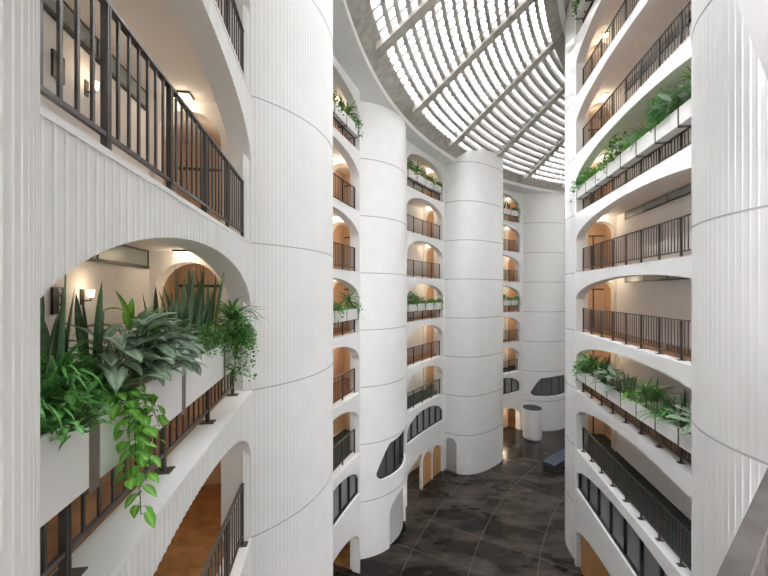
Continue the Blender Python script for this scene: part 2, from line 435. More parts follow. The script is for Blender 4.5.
# bay definitions -------------------------------------------------------------
dn = math.hypot(0.163, 1); d1 = (-0.163 / dn, 1 / dn)
L1 = Line((-1.544 - 0.163 * 1.0, 1.0), d1, (-d1[1], d1[0]))
RF = 37.85
def arcbay(center_deg): return Arc(RF, R_(center_deg) - 2.7 / RF)
L2 = arcbay(17.45); M = arcbay(34.95); B = arcbay(53.6)
rn = math.hypot(0.177, 1); dr = (0.177 / rn, 1 / rn)
RB = Line((6.64 + 0.177 * 7.3, 7.3), dr, (dr[1], -dr[0]))
RS = lambda y: (y - 7.3) * rn
rc, ra = RS(12.75), 5.1 * rn

LD = [7, 4, 1, -2, -5, -8, -11, -14]
RD = [13, 10, 7, 4, 1, -2, -5, -8, -11, -14]
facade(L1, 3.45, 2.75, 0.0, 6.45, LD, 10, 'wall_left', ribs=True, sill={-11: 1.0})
corridor(L1, 0.0, 6.22, LD, 'left_corridor')
for bay, nm in ((L2, 'left_far'), (M, 'back_left'), (B, 'back')):
    facade(bay, 2.7, 2.7, -0.75, 5.46 if bay is L2 else 6.15, LD, 10, 'wall_' + nm, sill={-11: 1.0})
    corridor(bay, -0.1, 5.48, LD, nm + '_corridor', dark=(-8,))
facade(RB, rc, ra, -0.2, RS(18.05), RD, 16.0, 'wall_right', sill={-11: 1.0})
corridor(RB, 0.0, RS(17.9), RD, 'right_corridor', dark=(-8,), seg=4)

# columns ---------------------------------------------------------------------
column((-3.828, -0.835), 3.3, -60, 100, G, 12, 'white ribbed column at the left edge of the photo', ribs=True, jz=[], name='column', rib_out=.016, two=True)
column((-4.7, 9.7), 3.25, -55, 62, G, 10.02, 'big white finely ribbed column right of the near planter', ribs=True, jz=JZ[:7], jh=0.026, rib_out=0.003)
# second left column: window band and ground niche
def win_hole(a0, a1, zb, zt, lean, dep):
    w = a1 - a0
    def f_t(t):
        u = (t - a0) / w
        return zt - 0.3 * max(0, 1 - u / 0.6) - lean * max(0, 1 - u / 0.24) ** 1.35
    def f_b(t):
        u = (t - a0) / w
        return zb + 0.30 * max(0, 1 - (u / 0.10)) ** 2
    return dict(a0=a0, a1=a1, zb=f_b, zt=f_t, depth=dep)
c2 = (-1.92, 21.5)
h2 = win_hole(R_(-62), R_(6), -10.1, -8.08, 1.25, 0.25)
def niche(a0, a1, zt, rise, dep):
    m_ = (a0 + a1) / 2; w = (a1 - a0) / 2
    return dict(a0=a0, a1=a1, zb=lambda t: G, zt=lambda t: zt - rise + rise * math.sqrt(max(0, 1 - ((t - m_) / w) ** 2)), depth=dep)
n2 = niche(R_(-47), R_(-2), -11.35, 0.9, 0.18)
column(c2, 3.25, -80, 34, G, 10.02, 'smooth white round column second from the left', holes=(h2, n2), jz=JZ[:7], jh=0.05)
PH3 = R_(52)
c3 = (-19.45 * math.cos(PH3) + 23.9 * math.sin(PH3), 19.45 * math.sin(PH3) + 23.9 * math.cos(PH3))
n3 = niche(R_(150.5), R_(172), -11.35, 0.5, 0.25)
column(c3, 3.2, -20, 185, G, 11.3, 'smooth white central column standing forward on the floor', holes=(n3,), jz=JZ[:8], jh=0.06, cap=True, sup=(2.8, 2.75, PH3))
c4 = (16.2, 38.9)
h4 = win_hole(R_(-112), R_(-42), -10.5, -8.5, 1.4, 0.3)
column(c4, 3.7, -127, 0, G, 10.02, 'white column at the back right with a wide dark window', holes=(h4,), jz=JZ[:7], jh=0.06)
column((6.3, 4.35), 1.86, 90, 330, G, 19, 'white ribbed column filling the right of the photo', ribs=True, jz=JZ, jh=0.028, rib_out=0.0045)
column((13.28, 18.5), 3.3, 70, 192, G, 17.6, 'smooth white column at the far end of the right balconies', jz=JZ, jh=0.05)

# windows set in the columns
def col_window(c, r, h, dep, nm, nmul, mull=0.05):
    a0, a1 = h['a0'], h['a1']; n = 40
    root = bpy.data.objects.new(nm, None); C.objects.link(root); root.location = (c[0], c[1], G); struct(root)
    g = MB(); q = r - dep
    P = lambda t, q, z: (c[0] + q * math.cos(t), c[1] + q * math.sin(t), z)
    for k in range(n):
        t0 = a0 + (a1 - a0) * k / n; t1 = a0 + (a1 - a0) * (k + 1) / n
        g.add([P(t0, q, h['zb'](t0)), P(t1, q, h['zb'](t1)), P(t1, q, h['zt'](t1)), P(t0, q, h['zt'](t0))], [(0, 1, 2, 3)])
    child(g.build('glass_pane', [WINGLASS], recalc=False, smooth=True), root, None)
    f = MB()
    for k in range(n):
        t0 = a0 + (a1 - a0) * k / n; t1 = a0 + (a1 - a0) * (k + 1) / n
        for fn, d in ((h['zb'], mull * 1.4), (h['zt'], -mull * 1.4)):
            z0, z1 = fn(t0), fn(t1)
            f.hexa([P(t0, q + .01, z0), P(t1, q + .01, z1), P(t1, q + .09, z1), P(t0, q + .09, z0)], [P(t0, q + .01, z0 + d), P(t1, q + .01, z1 + d), P(t1, q + .09, z1 + d), P(t0, q + .09, z0 + d)])
    child(f.build('window_frame', [DARK]), root, None)
    for k in range(nmul + 1):
        t = a0 + (a1 - a0) * k / nmul; dt = mull / r
        t = min(max(t, a0 + dt), a1 - dt)
        mb = MB(); mb.hexa([P(t - dt / 2, q + .01, h['zb'](t)), P(t + dt / 2, q + .01, h['zb'](t)), P(t + dt / 2, q + .09, h['zb'](t)), P(t - dt / 2, q + .09, h['zb'](t))],
                           [P(t - dt / 2, q + .01, h['zt'](t)), P(t + dt / 2, q + .01, h['zt'](t)), P(t + dt / 2, q + .09, h['zt'](t)), P(t - dt / 2, q + .09, h['zt'](t))])
        child(mb.build('mullion', [DARK]), root, None)
col_window(c2, 3.25, h2, 0.22, 'window_1', 5, 0.07)
col_window(c4, 3.7, h4, 0.26, 'window_2', 4, 0.11)
# niche backs
mb = MB(); P = lambda t, q, z: (c2[0] + q * math.cos(t), c2[1] + q * math.sin(t), z); n = 24
for k in range(n):
    t0 = n2['a0'] + (n2['a1'] - n2['a0']) * k / n; t1 = n2['a0'] + (n2['a1'] - n2['a0']) * (k + 1) / n
    mb.add([P(t0, 3.09, n2['zb'](t0)), P(t1, 3.09, n2['zb'](t1)), P(t1, 3.09, n2['zt'](t1)), P(t0, 3.09, n2['zt'](t0))], [(0, 1, 2, 3)])
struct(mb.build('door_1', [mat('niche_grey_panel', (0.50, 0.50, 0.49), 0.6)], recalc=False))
def P3(t, k, z):
    cu, su = math.cos(t), math.sin(t); v = 3.2 * math.copysign(abs(cu) ** (2 / 2.8), cu) * k; u = 2.75 * math.copysign(abs(su) ** (2 / 2.8), su) * k
    return (c3[0] + u * math.cos(PH3) + v * math.sin(PH3), c3[1] - u * math.sin(PH3) + v * math.cos(PH3), z)
mb = MB()
for k in range(n):
    t0 = n3['a0'] + (n3['a1'] - n3['a0']) * k / n; t1 = n3['a0'] + (n3['a1'] - n3['a0']) * (k + 1) / n
    mb.add([P3(t0, .925, n3['zb'](t0)), P3(t1, .925, n3['zb'](t1)), P3(t1, .925, n3['zt'](t1)), P3(t0, .925, n3['zt'](t0))], [(0, 1, 2, 3)])
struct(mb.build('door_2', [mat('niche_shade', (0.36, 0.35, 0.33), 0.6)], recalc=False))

# windows of the storey above the ground
def bay_window(bay, c, a, D, nm, nmul, sill=1.0, b=1.0):
    root = bpy.data.objects.new(nm, None); C.objects.link(root); root.location = bay.P(c, 0.2, D + sill); struct(root)
    g = MB(); f = MB(); n = 40; P = bay.P
    for k in range(n):
        p = c - a * math.cos(PI * k / n); q = c - a * math.cos(PI * (k + 1) / n); zp = D + arch(p - c, a, b); zq = D + arch(q - c, a, b); zs = D + sill
        g.add([P(p, .22, zs), P(q, .22, zs), P(q, .22, zq), P(p, .22, zp)], [(0, 1, 2, 3)])
        f.hexa([P(p, .1, zp - .07), P(q, .1, zq - .07), P(q, .2, zq - .07), P(p, .2, zp - .07)], [P(p, .1, zp), P(q, .1, zq), P(q, .2, zq), P(p, .2, zp)])
        f.hexa([P(p, .1, zs), P(q, .1, zs), P(q, .2, zs), P(p, .2, zs)], [P(p, .1, zs + .07), P(q, .1, zs + .07), P(q, .2, zs + .07), P(p, .2, zs + .07)])
    child(g.build('glass_pane', [LOUVRE if bay is not RB else GREYPANE], recalc=False), root, None)
    child(f.build('window_frame', [DARK]), root, None)
    for k in range(nmul + 1):
        s = c - a + 2 * a * k / nmul; s = min(max(s, c - a + .05), c + a - .05)
        mb = MB(); bbox(mb, bay, s - .035, s + .035, .1, .21, D + sill, D + arch(s - c, a, b)); child(mb.build('mullion', [DARK]), root, None)
bay_window(L2, 2.7, 2.7, -11, 'window_3', 6); bay_window(M, 2.7, 2.7, -11, 'window_4', 6); bay_window(B, 2.7, 2.7, -11, 'window_5', 5)
bay_window(RB, rc, ra, -11, 'window_6', 9)

# ground storey fills
def planks(bay, s0, s1, off, z0, ztop, nm, n, m=WOOD):
    root = bpy.data.objects.new(nm, None); C.objects.link(root); root.location = bay.P((s0 + s1) / 2, off, z0); struct(root)
    for k in range(n):
        a = s0 + (s1 - s0) * k / n + .012; b = s0 + (s1 - s0) * (k + 1) / n - .012
        mb = MB(); P = bay.P; za, zb = ztop(a), ztop(b)
        mb.hexa([P(a, off, z0), P(b, off, z0), P(b, off + .05, z0), P(a, off + .05, z0)], [P(a, off, za), P(b, off, zb), P(b, off + .05, zb), P(a, off + .05, za)])
        child(mb.build('door_leaf', [m]), root, None)
    return root
def twin(s):
    c_ = 3.12 if s < 3.86 else 4.61
    return G + 1.75 + 0.62 * math.sqrt(max(0, 1 - ((s - c_) / .72) ** 2))
planks(M, 2.41, 3.83, 0.14, G, lambda s: twin(s) - .0, 'door_3', 2); planks(M, 3.90, 5.32, 0.14, G, twin, 'door_5', 2)
mb = MB(); N_ = 60
for k in range(N_):
    p = 2.22 + 3.17 * k / N_; q = 2.22 + 3.17 * (k + 1) / N_; P = M.P
    zp, zq = (twin(p) if 2.40 < p < 5.33 else G), (twin(q) if 2.40 < q < 5.33 else G)
    if 3.84 < (p + q) / 2 < 3.89: zp = zq = G
    tp, tq = G + arch(p - 2.7, 2.7), G + arch(q - 2.7, 2.7)
    mb.hexa([P(p, .04, min(zp, tp)), P(q, .04, min(zq, tq)), P(q, .22, min(zq, tq)), P(p, .22, min(zp, tp))], [P(p, .04, tp), P(q, .04, tq), P(q, .22, tq), P(p, .22, tp)])
struct(mb.build('trim_1', [WHITE]))
planks(B, 0.1, 5.3, 1.3, G, lambda s: G + 2.6, 'door_6', 10, TAN)
planks(RB, 0.5, 2 * rc - 0.55, 0.15, G, lambda s: G + arch(s - rc, ra) - 0.01, 'door_4', 28)

# ------------------------------------------------------------------ ground floor
mb = MB(); mb.add([(-14, -12, G), (44, -12, G), (44, 50, G), (-14, 50, G)], [(0, 1, 2, 3)])
struct(mb.build('floor', [FLOOR], recalc=False))

# ------------------------------------------------------------------ skylight roof (a cone about the building's centre)
RQ0, RI, ZQ, SL = 36.95, 29.0, 10.35, 0.67
def RQf(a):
    d = math.degrees(a) - 30; return RQ0 - (0.0020 if d < 0 else 0.0009) * d * d
def roof(a, f, dz=0.0):   # f: metres in from the outer edge, or RI for the inner one
    q = RQf(a); rho = RI if f == 'in' else q - f
    return (OX - rho * math.cos(a), OY + rho * math.sin(a), ZQ + SL * (q - rho) + dz)
FW = RQ0 - RI
A0, A1 = R_(-16), R_(76)
sky = bpy.data.objects.new('window_7', None); C.objects.link(sky); sky.location = roof(R_(38), 5); struct(sky)
beams = [R_(18.8 + 8.9 * k) for k in range(-4, 7)]
n = 92; RW = 0.72
TS = [A0 + (A1 - A0) * k / n for k in range(n + 1)]
g = MB()
for t0, t1 in zip(TS, TS[1:]):
    for i in range(3):
        f = lambda t, i: (RQf(t) - RI) * i / 3
        g.add([roof(t0, f(t0, i), .05), roof(t1, f(t1, i), .05), roof(t1, f(t1, i + 1), .05), roof(t0, f(t0, i + 1), .05)], [(0, 1, 2, 3)])
child(g.build('glass_pane', [SKYGLASS], recalc=False), sky, None)
def roofbar(mb, t, w, f0, z0, z1, f1='in'):
    def E(f, sgn, dz):
        p = roof(t, f, dz); return (p[0] + sgn * w * math.sin(t), p[1] + sgn * w * math.cos(t), p[2])
    mb.hexa([E(f0, -1, z0), E(f0, 1, z0), E(f1, 1, z0), E(f1, -1, z0)], [E(f0, -1, z1), E(f0, 1, z1), E(f1, 1, z1), E(f1, -1, z1)])
for t in beams:
    mb = MB(); roofbar(mb, t, .28, .5, -.40, .1); child(mb.build('roof_beam', [CONC]), sky, None)
ring = MB()
def arcbar(mb, t0, t1, fa, fb, z0, z1):
    a0_, b0_, a1_, b1_ = fa(t0), fb(t0), fa(t1), fb(t1)
    mb.hexa([roof(t0, a0_, z0), roof(t1, a1_, z0), roof(t1, b1_, z0), roof(t0, b0_, z0)], [roof(t0, a0_, z1), roof(t1, a1_, z1), roof(t1, b1_, z1), roof(t0, b0_, z1)])
for t0, t1 in zip(TS, TS[1:]):
    arcbar(ring, t0, t1, lambda t: -.02, lambda t: RW, -.06, .12)
    arcbar(ring, t0, t1, lambda t: RQf(t) - RI - .6, lambda t: RQf(t) - RI, -.35, .12)
child(ring.build('ring_beam', [CONC]), sky, None)
PIT = 0.42
for j in range(1, 20):
    fj = RW + PIT * j; rib = MB(); h = 0.085
    for t0, t1 in zip(TS, TS[1:]):
        if max(fj, fj) > min(RQf(t0), RQf(t1)) - RI - .62: continue
        arcbar(rib, t0, t1, lambda t: fj - h, lambda t: fj + h, -.20, .06)
    if rib.v: child(rib.build('glazing_rib', [RIBC]), sky, None)
for i in range(len(beams) - 1):
    dense = R_(36) < beams[i] < R_(50); num = 30 if dense else 10; bar = MB()
    for k in range(1, num):
        t = beams[i] + (beams[i + 1] - beams[i]) * k / num; roofbar(bar, t, .032 if dense else .06, RW, -.05, .04)
    child(bar.build('glazing_grid', [BARM]), sky, None)
# white soffit and curb, and the inner soffit over the right-hand balconies
sf = MB()
Q = lambda t, q, z: (OX - q * math.cos(t), OY + q * math.sin(t), z)
def ringbox(mb, t0, t1, fa, fb, z0, z1):
    mb.hexa([Q(t0, fa(t0), z0), Q(t1, fa(t1), z0), Q(t1, fb(t1), z0), Q(t0, fb(t0), z0)], [Q(t0, fa(t0), z1), Q(t1, fa(t1), z1), Q(t1, fb(t1), z1), Q(t0, fb(t0), z1)])
for t0, t1 in zip(TS, TS[1:]):
    ringbox(sf, t0, t1, RQf, lambda t: 43, 10.0, 10.3)
    ringbox(sf, t0, t1, RQf, lambda t: RQf(t) + .22, 10.3, 10.6)
    zi = lambda t: ZQ + SL * (RQf(t) - RI)
    z = min(zi(t0), zi(t1))
    ringbox(sf, t0, t1, lambda t: RI, lambda t: RI - .25, z - .45, z + .3)
    ringbox(sf, t0, t1, lambda t: RI - .25, lambda t: 23.5, z + .05, z + .3)
struct(sf.build('ceiling', [WHITE]))
# walls closing the atrium out of view
mb = MB()
def radial_wall(t, r0, r1, z0, z1, w=.2):
    p0 = (OX - r0 * math.cos(t), OY + r0 * math.sin(t)); p1 = (OX - r1 * math.cos(t), OY + r1 * math.sin(t))
    nx, ny = math.sin(t) * w, math.cos(t) * w
    mb.hexa([(p0[0], p0[1], z0), (p1[0], p1[1], z0), (p1[0] + nx, p1[1] + ny, z0), (p0[0] + nx, p0[1] + ny, z0)],
            [(p0[0], p0[1], z1), (p1[0], p1[1], z1), (p1[0] + nx, p1[1] + ny, z1), (p0[0] + nx, p0[1] + ny, z1)])
radial_wall(R_(74), 24, 42, G, 18)
for k in range(20):
    t0 = R_(36 + 2 * k); t1 = R_(38 + 2 * k)
    mb.hexa([Q(t0, 25.6, G), Q(t1, 25.6, G), Q(t1, 25.8, G), Q(t0, 25.8, G)], [Q(t0, 25.6, 17.6), Q(t1, 25.6, 17.6), Q(t1, 25.8, 17.6), Q(t0, 25.8, 17.6)])
mb.box(19.2, 26, 37.2, 37.5, G, 10.0)
mb.box(7.9, 8.1, 4.6, 7.5, G, 19)
struct(mb.build('wall_far_right', [WHITE]))

# our own balcony (the one the photo is taken from)
W = Line((1.12, 1.17), (0.8, 0.6), (0.6, -0.8))
mb = MB(); bbox(mb, W, -2.4, 3.6, 0.0, 0.35, G, -2.3); bbox(mb, W, -2.4, 3.6, 0.0, 0.35, 1.12, 19)
struct(mb.build('wall_near', [WHITE]))
mb = MB(); bbox(mb, W, -2.9, 5.2, 2.6, 2.8, -2.3, 1.5); bbox(mb, W, 4.0, 4.2, 0.3, 2.6, -2.3, 1.5); struct(mb.build('wall_near', [CORR]))
mb = MB(); bbox(mb, W, -2.4, 4.2, 0.35, 2.8, 1.12, 1.5); struct(mb.build('ceiling', [CEIL]))
mb = MB(); bbox(mb, W, -2.4, 4.2, 0.0, 0.42, -2.3, -2.0); struct(mb.build('trim_2', [WHITE]))
mb = MB(); bbox(mb, W, -2.4, 4.2, 0.42, 2.8, -2.3, -2.0); struct(mb.build('floor', [mat('neutral_bounce_grey', (0.42, 0.40, 0.37), 0.9)]))  # unseen floor, made grey so its bounce light does not tint the column
railing(W, -1.6, 3.2, -2.0, 'worn bronze handrail cutting across the bottom right corner', None, top=1.07, per=6, cap=(0.066, 0.035), ro=0.033, m=CAPM, foot=False)

# ------------------------------------------------------------------ railings
NAMES = {id(L1): 'near left bay', id(L2): 'bay behind the big ribbed column', id(M): 'bay left of the central column', id(B): 'bay right of the central column', id(RB): 'long right-hand bay'}
ys = lambda y: (y - 1.0) * dn
for D, w in ((4, 'topmost, seen at the upper edge'), (1, 'above the large planter'), (-5, 'below the large planter, over brown floor')):
    railing(L1, ys(1.60), ys(6.98), D, 'dark bronze balcony railing in the near left bay, ' + w, 'balcony railings of the near left bay', ro=0.13, span=1.0)
railing(L1, ys(1.03), ys(6.86), -2, 'low dark bronze railing under the large white planter', 'balcony railings of the near left bay', top=0.66, ro=0.28, span=1.44, per=7)
for bay in (L2, M, B):
    k = 0
    for D in LD[:6]:
        k += 1
        if bay is L2 and D == 7: pass
        pl = D in (7, -2)
        railing(bay, 0.06, 5.34, D, ('low railing under planters, ' if pl else 'small dark railing, ') + ORD[k - 1] + ' balcony down in the ' + NAMES[id(bay)],
                'railings in the ' + NAMES[id(bay)], top=0.66 if pl else 1.2, detail=False, span=1.32, nseg=5, foot=(bay is L2))
k = 0
for D in RD[:8]:
    k += 1; pl = D in (13, 4, -5)
    railing(RB, 0.9, RS(17.62), D, ('low dark railing under planters, ' if pl else 'long dark railing, ') + ORD[k - 1] + ' balcony down on the right',
            'railings of the long right-hand bay', top=0.66 if pl else 1.2, per=6, nseg=1)

# ------------------------------------------------------------------ planters
def planter_box(bay, s0, s1, D, o0, o1, label, group, gap=0.08, nseg=3):
    z0, z1 = D + 0.68, D + 1.18
    root = empty('planter_box', bay.P((s0 + s1) / 2, (o0 + o1) / 2, z0), label, 'planter', group)
    w = 0.03; mb = MB()
    bbox(mb, bay, s0, s1, o0, o1, z0, z0 + w, 0, nseg)
    bbox(mb, bay, s0, s1, o0, o0 + w, z0 + w, z1, 0, nseg); bbox(mb, bay, s0, s1, o1 - w, o1, z0 + w, z1, 0, nseg)
    bbox(mb, bay, s0, s0 + w, o0 + w, o1 - w, z0 + w, z1); bbox(mb, bay, s1 - w, s1, o0 + w, o1 - w, z0 + w, z1)
    child(mb.build('box_shell', [BOXW]), root, None)
    mb = MB(); bbox(mb, bay, s0 + w, s1 - w, o0 + w, o1 - w, z0 + w, z1 - 0.05, 0, nseg); child(mb.build('soil', [SOIL]), root, None)
    s = s1 + 0.006; e = s1 + gap - 0.006
    mb = MB(); bbox(mb, bay, s, e, o0 + 0.003, o0 + 0.02, z0 - 0.05, z1 - (0.1 if gap > .1 else 0)); bbox(mb, bay, s, e, o0 + 0.02, o1, z0 - 0.05, z0 - 0.035)
    bbox(mb, bay, s, e, o1 - .02, o1, z0 - 0.035, z1 - 0.1)
    child(mb.build('steel_strap', [STRAP if gap > .1 else BRONZE]), root, None)
    return root

# ------------------------------------------------------------------ leaves and plants
def leaf(mb, base, az, L, wd, e0, droop, shape, nseg=6, fold=0.15, twist=0.0, mi=0):
    az = az; p = Vector(base); pts = []; e = e0
    d = Vector((0, 0, 0)); vs = []; uvs = []
    for i in range(nseg + 1):
        t = i / nseg
        dirv = Vector((math.cos(az) * math.cos(e), math.sin(az) * math.cos(e), math.sin(e)))
        side = Vector((-math.sin(az), math.cos(az), 0))
        up = side.cross(dirv) * -1
        tw = twist * t
        side2 = side * math.cos(tw) + up * math.sin(tw); up2 = up * math.cos(tw) - side * math.sin(tw)
        if shape == 'sword': w = min(1.0, 0.55 + t * 1.6) * (1 - t ** 3.2) ** 0.9
        elif shape == 'strap': w = min(1.0, 0.5 + t * 3) * (1 - t ** 2.2)
        elif shape == 'oval': w = math.sin(PI * min(1, t ** 0.85)) ** 0.75
        else: w = (math.sin(PI * min(1, 0.12 + 0.88 * t)) ** 0.8) * (1.12 - 0.55 * t)
        w = max(w, 0.02) * wd / 2
        vs += [p - side2 * w + up2 * fold * w, p, p + side2 * w + up2 * fold * w]
        uvs += [(0, t), (0.5, t), (1, t)]
        p = p + dirv * (L / nseg); e -= droop / nseg
    fs = []
    for i in range(nseg):
        a = i * 3; fs += [(a, a + 1, a + 4, a + 3), (a + 1, a + 2, a + 5, a + 4)]
    mb.add(vs, fs, mi, uvs)
    return p

def U(a, b): return rnd.uniform(a, b)
def g_snake(n=6, h=0.9, spread=0.09, w=0.07):
    mb = MB()
    for k in range(n):
        az = U(0, 2 * PI); q = U(0.01, spread)
        leaf(mb, (q * math.cos(az), q * math.sin(az), -0.02), az, h * U(0.6, 1.05), w * U(.8, 1.15), R_(U(80, 89)), R_(U(-8, 12)), 'sword', 8, 0.35, U(-1.5, 1.5))
        # turn the leaf base around its own axis by random twist
    return mb
def g_spider(n=60, L=0.45, w=0.016, rise=(25, 85)):
    mb = MB()
    for k in range(n):
        az = U(0, 2 * PI); q = U(0, .04)
        leaf(mb, (q * math.cos(az), q * math.sin(az), 0), az + U(-.3, .3), L * U(.6, 1.15), w * U(.8, 1.5), R_(U(*rise)), R_(U(70, 150)), 'strap', 7, 0.25)
    return mb
def g_agla(n=20, L=0.26, w=0.10, h=0.35, droop=(20, 70), bias=None):
    mb = MB()
    for k in range(n):
        az = 2.4 * k + U(-.3, .3); f = k / n
        if bias is not None and k % 3: az = bias + U(-1.3, 1.3)
        q = 0.06 + 0.24 * (1 - f) * U(.7, 1.1); z = h * (0.25 + 0.75 * f) * U(.85, 1.1)
        b = (q * math.cos(az), q * math.sin(az), z)
        mb.tube([(0.02 * math.cos(az), 0.02 * math.sin(az), 0), (q * .5 * math.cos(az), q * .5 * math.sin(az), z * .7), b], 0.005, 5, 1)
        leaf(mb, b, az + U(-.4, .4), L * U(.8, 1.15), w * U(.85, 1.15), R_(U(-5, 45)), R_(U(*droop)), 'oval', 7, 0.22, U(-.4, .4))
    return mb
def g_drac(n=26, L=0.5, w=0.035, h=0.25):
    mb = MB(); mb.tube([(0, 0, -.02), (0.01, 0, h)], 0.014, 6, 1)
    for k in range(n):
        az = 2.4 * k + U(-.3, .3); z = h * U(.6, 1.0)
        leaf(mb, (0, 0, z), az, L * U(.7, 1.1), w * U(.8, 1.2), R_(U(15, 75)), R_(U(50, 120)), 'strap', 8, 0.3)
    return mb
def g_pothos(n=26, h=0.2, rad=0.2, ls=0.11, vines=(), lime=False):
    mb = MB()
    for k in range(n):
        az = U(0, 2 * PI); q = rad * math.sqrt(U(0.02, 1)); z = h * U(.2, 1) * (1.1 - q / rad * .6)
        b = (q * math.cos(az), q * math.sin(az), z)
        mb.tube([(b[0] * .3, b[1] * .3, 0), b], 0.003, 4, 1)
        leaf(mb, b, az + U(-.6, .6), ls * U(.7, 1.2), ls * .75 * U(.8, 1.1), R_(U(-20, 50)), R_(U(20, 70)), 'heart', 6, 0.18, U(-.4, .4))
    for path, step in vines:
        path = [Vector(p) for p in path]
        mb.tube(path, 0.0035, 5, 1)
        for i in range(len(path) - 1):
            a, b = path[i], path[i + 1]; m = max(1, int((b - a).length / step))
            for j in range(m):
                p = a.lerp(b, (j + U(0, 1)) / m); az = U(0, 2 * PI)
                e = p + Vector((math.cos(az) * .04, math.sin(az) * .04, U(-.02, .03)))
                mb.tube([p, e], 0.002, 4, 1)
                leaf(mb, e, az, ls * U(.65, 1.15), ls * .78 * U(.8, 1.1), R_(U(-60, 5)), R_(U(10, 50)), 'heart', 6, 0.18, U(-.5, .5))
    return mb
def g_ivy(n=240, box=(0.3, 0.22, 0.2), ls=0.045, hang=0.0):
    mb = MB()
    for k in range(n):
        while True:
            x, y, z = U(-1, 1), U(-1, 1), U(0, 1)
            if x * x + y * y + z * z < 1: break
        b = (x * box[0], y * box[1], z * box[2] - (hang * U(0, 1) ** 1.5 if U(0, 1) < .45 else 0))
        leaf(mb, b, U(0, 2 * PI), ls * U(.7, 1.4), ls * .7 * U(.7, 1.2), R_(U(-40, 50)), R_(U(10, 60)), 'heart', 4, 0.2, U(-.5, .5))
    for k in range(14):
        az = U(0, 2 * PI); q = U(.2, .9)
        mb.tube([(0, 0, 0), (q * box[0] * math.cos(az), q * box[1] * math.sin(az), box[2] * U(.4, .9))], 0.003, 4, 1)
    return mb
def put(mb, name, leafm, loc, label, cat='plant', group=None, rz=0):
    if not any(mb.m):
        o = mb.build(name, [leafm], smooth=True, recalc=False); o.location = loc
        return tag(o, label, cat, group)
    root = empty(name, loc, label, cat, group)
    for nm, mi, mm in (('foliage', 0, leafm), ('stems', 1, STEM)):
        q = MB(); q.v = list(mb.v); sel = [i for i, x in enumerate(mb.m) if x == mi]
        used = sorted(set(v for i in sel for v in mb.f[i])); ix = {v: k for k, v in enumerate(used)}
        q.v = [mb.v[v] for v in used]; q.f = [tuple(ix[v] for v in mb.f[i]) for i in sel]; q.m = [0] * len(sel); q.uv = [mb.uv[i] for i in sel]
        q.build(nm, [mm], parent=root, smooth=True, recalc=False)
    return root
def lp(y, off, z): # point in the near left planter by distance y
    s = (y - 1.0) * dn; return L1.P(s, off, z)
ys = lambda y: (y - 1.0) * dn
gb = 'white planter boxes of the near left balcony'
planter_box(L1, ys(1.66), ys(2.37), -2, 0.06, 0.52, 'white planter box nearest the left edge, with hanging pothos beside it', gb, gap=.12)
planter_box(L1, ys(2.49), ys(3.88), -2, 0.06, 0.52, 'white planter box in the middle, below silver-leaved plants', gb, gap=.12)
planter_box(L1, ys(4.0), ys(5.44), -2, 0.06, 0.52, 'white planter box farthest right, below the snake plants', gb, gap=.12)
planter_box(L1, ys(5.56), ys(6.1), -2, 0.06, 0.52, 'short white planter box at the right end under the trailing ivy', gb)
SZ = -0.875
gp = 'plants in the large left planter'
inw = math.atan2(L1.n[1], L1.n[0]); outw = inw + PI; far = L1.ang(0)
# snake plants
put(g_snake(5, 1.05, .10, .11), 'snake_plant', LF_SNAKE, lp(2.18, .33, SZ), 'tall snake plant at the left end of the planter', group=gp)
put(g_snake(4, 1.2, .07, .135), 'snake_plant', LF_SNAKE, lp(2.50, .36, SZ), 'tallest snake plant, broad leaves reaching the arch edge', group=gp)
put(g_snake(3, 1.1, .05, .12), 'snake_plant', LF_SNAKE, lp(2.90, .36, SZ), 'narrow snake plant standing alone before the pale wall', group=gp)
wh = ['behind the striped dracaena', 'second in the dark row before the arch', 'third in the dark row before the arch', 'fourth in the dark row before the arch', 'fifth in the dark row before the arch', 'last in the row beside the arch jamb']
for i, (y, h) in enumerate(((4.05, .85), (4.4, .95), (4.75, 1.08), (5.1, 1.1), (5.4, .95), (5.52, 1.1))):
    put(g_snake(9, h * 1.16, .13, .085), 'snake_plant', LF_SNAKE, lp(y, .38 - .05 * (i % 2), SZ), 'dark snake plant cluster, ' + wh[i], group=gp)
# grassy and leafy plants at left
put(g_spider(90, .40, .018), 'spider_plant', LF_FERN, lp(2.12, .22, SZ + .16), 'grassy spider plant at the far left of the planter', group=gp)
put(g_spider(90, .44, .02), 'spider_plant', LF_FERN, lp(2.38, .26, SZ + .28), 'grassy spider plant under the tallest snake plant', group=gp)
put(g_spider(80, .40, .018), 'spider_plant', LF_FERN, lp(2.62, .24, SZ + .14), 'grassy spider plant left of the silver leaves', group=gp)
put(g_ivy(420, (.32, .24, .40), .085), 'leafy_shrub', LF_IVY, lp(2.24, .24, SZ), 'dense green bushy plant among the grassy leaves at left', group=gp)
put(g_ivy(360, (.30, .22, .44), .085), 'leafy_shrub', LF_IVY, lp(2.60, .30, SZ), 'dark green bushy plant behind the grassy leaves', group=gp)
put(g_pothos(70, .22, .26, .07), 'pothos', LF_FERN, lp(2.16, .10, SZ + .02), 'low pothos at the lower left corner of the planter', group=gp)
# silver leaved plants
put(g_agla(34, .30, .125, .46, (30, 90), outw), 'chinese_evergreen', LF_AGLA, lp(2.82, .22, SZ + .06), 'silver-patterned chinese evergreen left of the lime leaf', group=gp)
put(g_agla(46, .32, .13, .52, (30, 95), outw), 'chinese_evergreen', LF_AGLA, lp(3.10, .14, SZ + .12), 'large silver-patterned chinese evergreen leaning over the box front', group=gp)
put(g_agla(34, .30, .12, .44, (30, 95), outw), 'chinese_evergreen', LF_AGLA, lp(3.45, .12, SZ + .06), 'silver chinese evergreen above the right strap', group=gp)
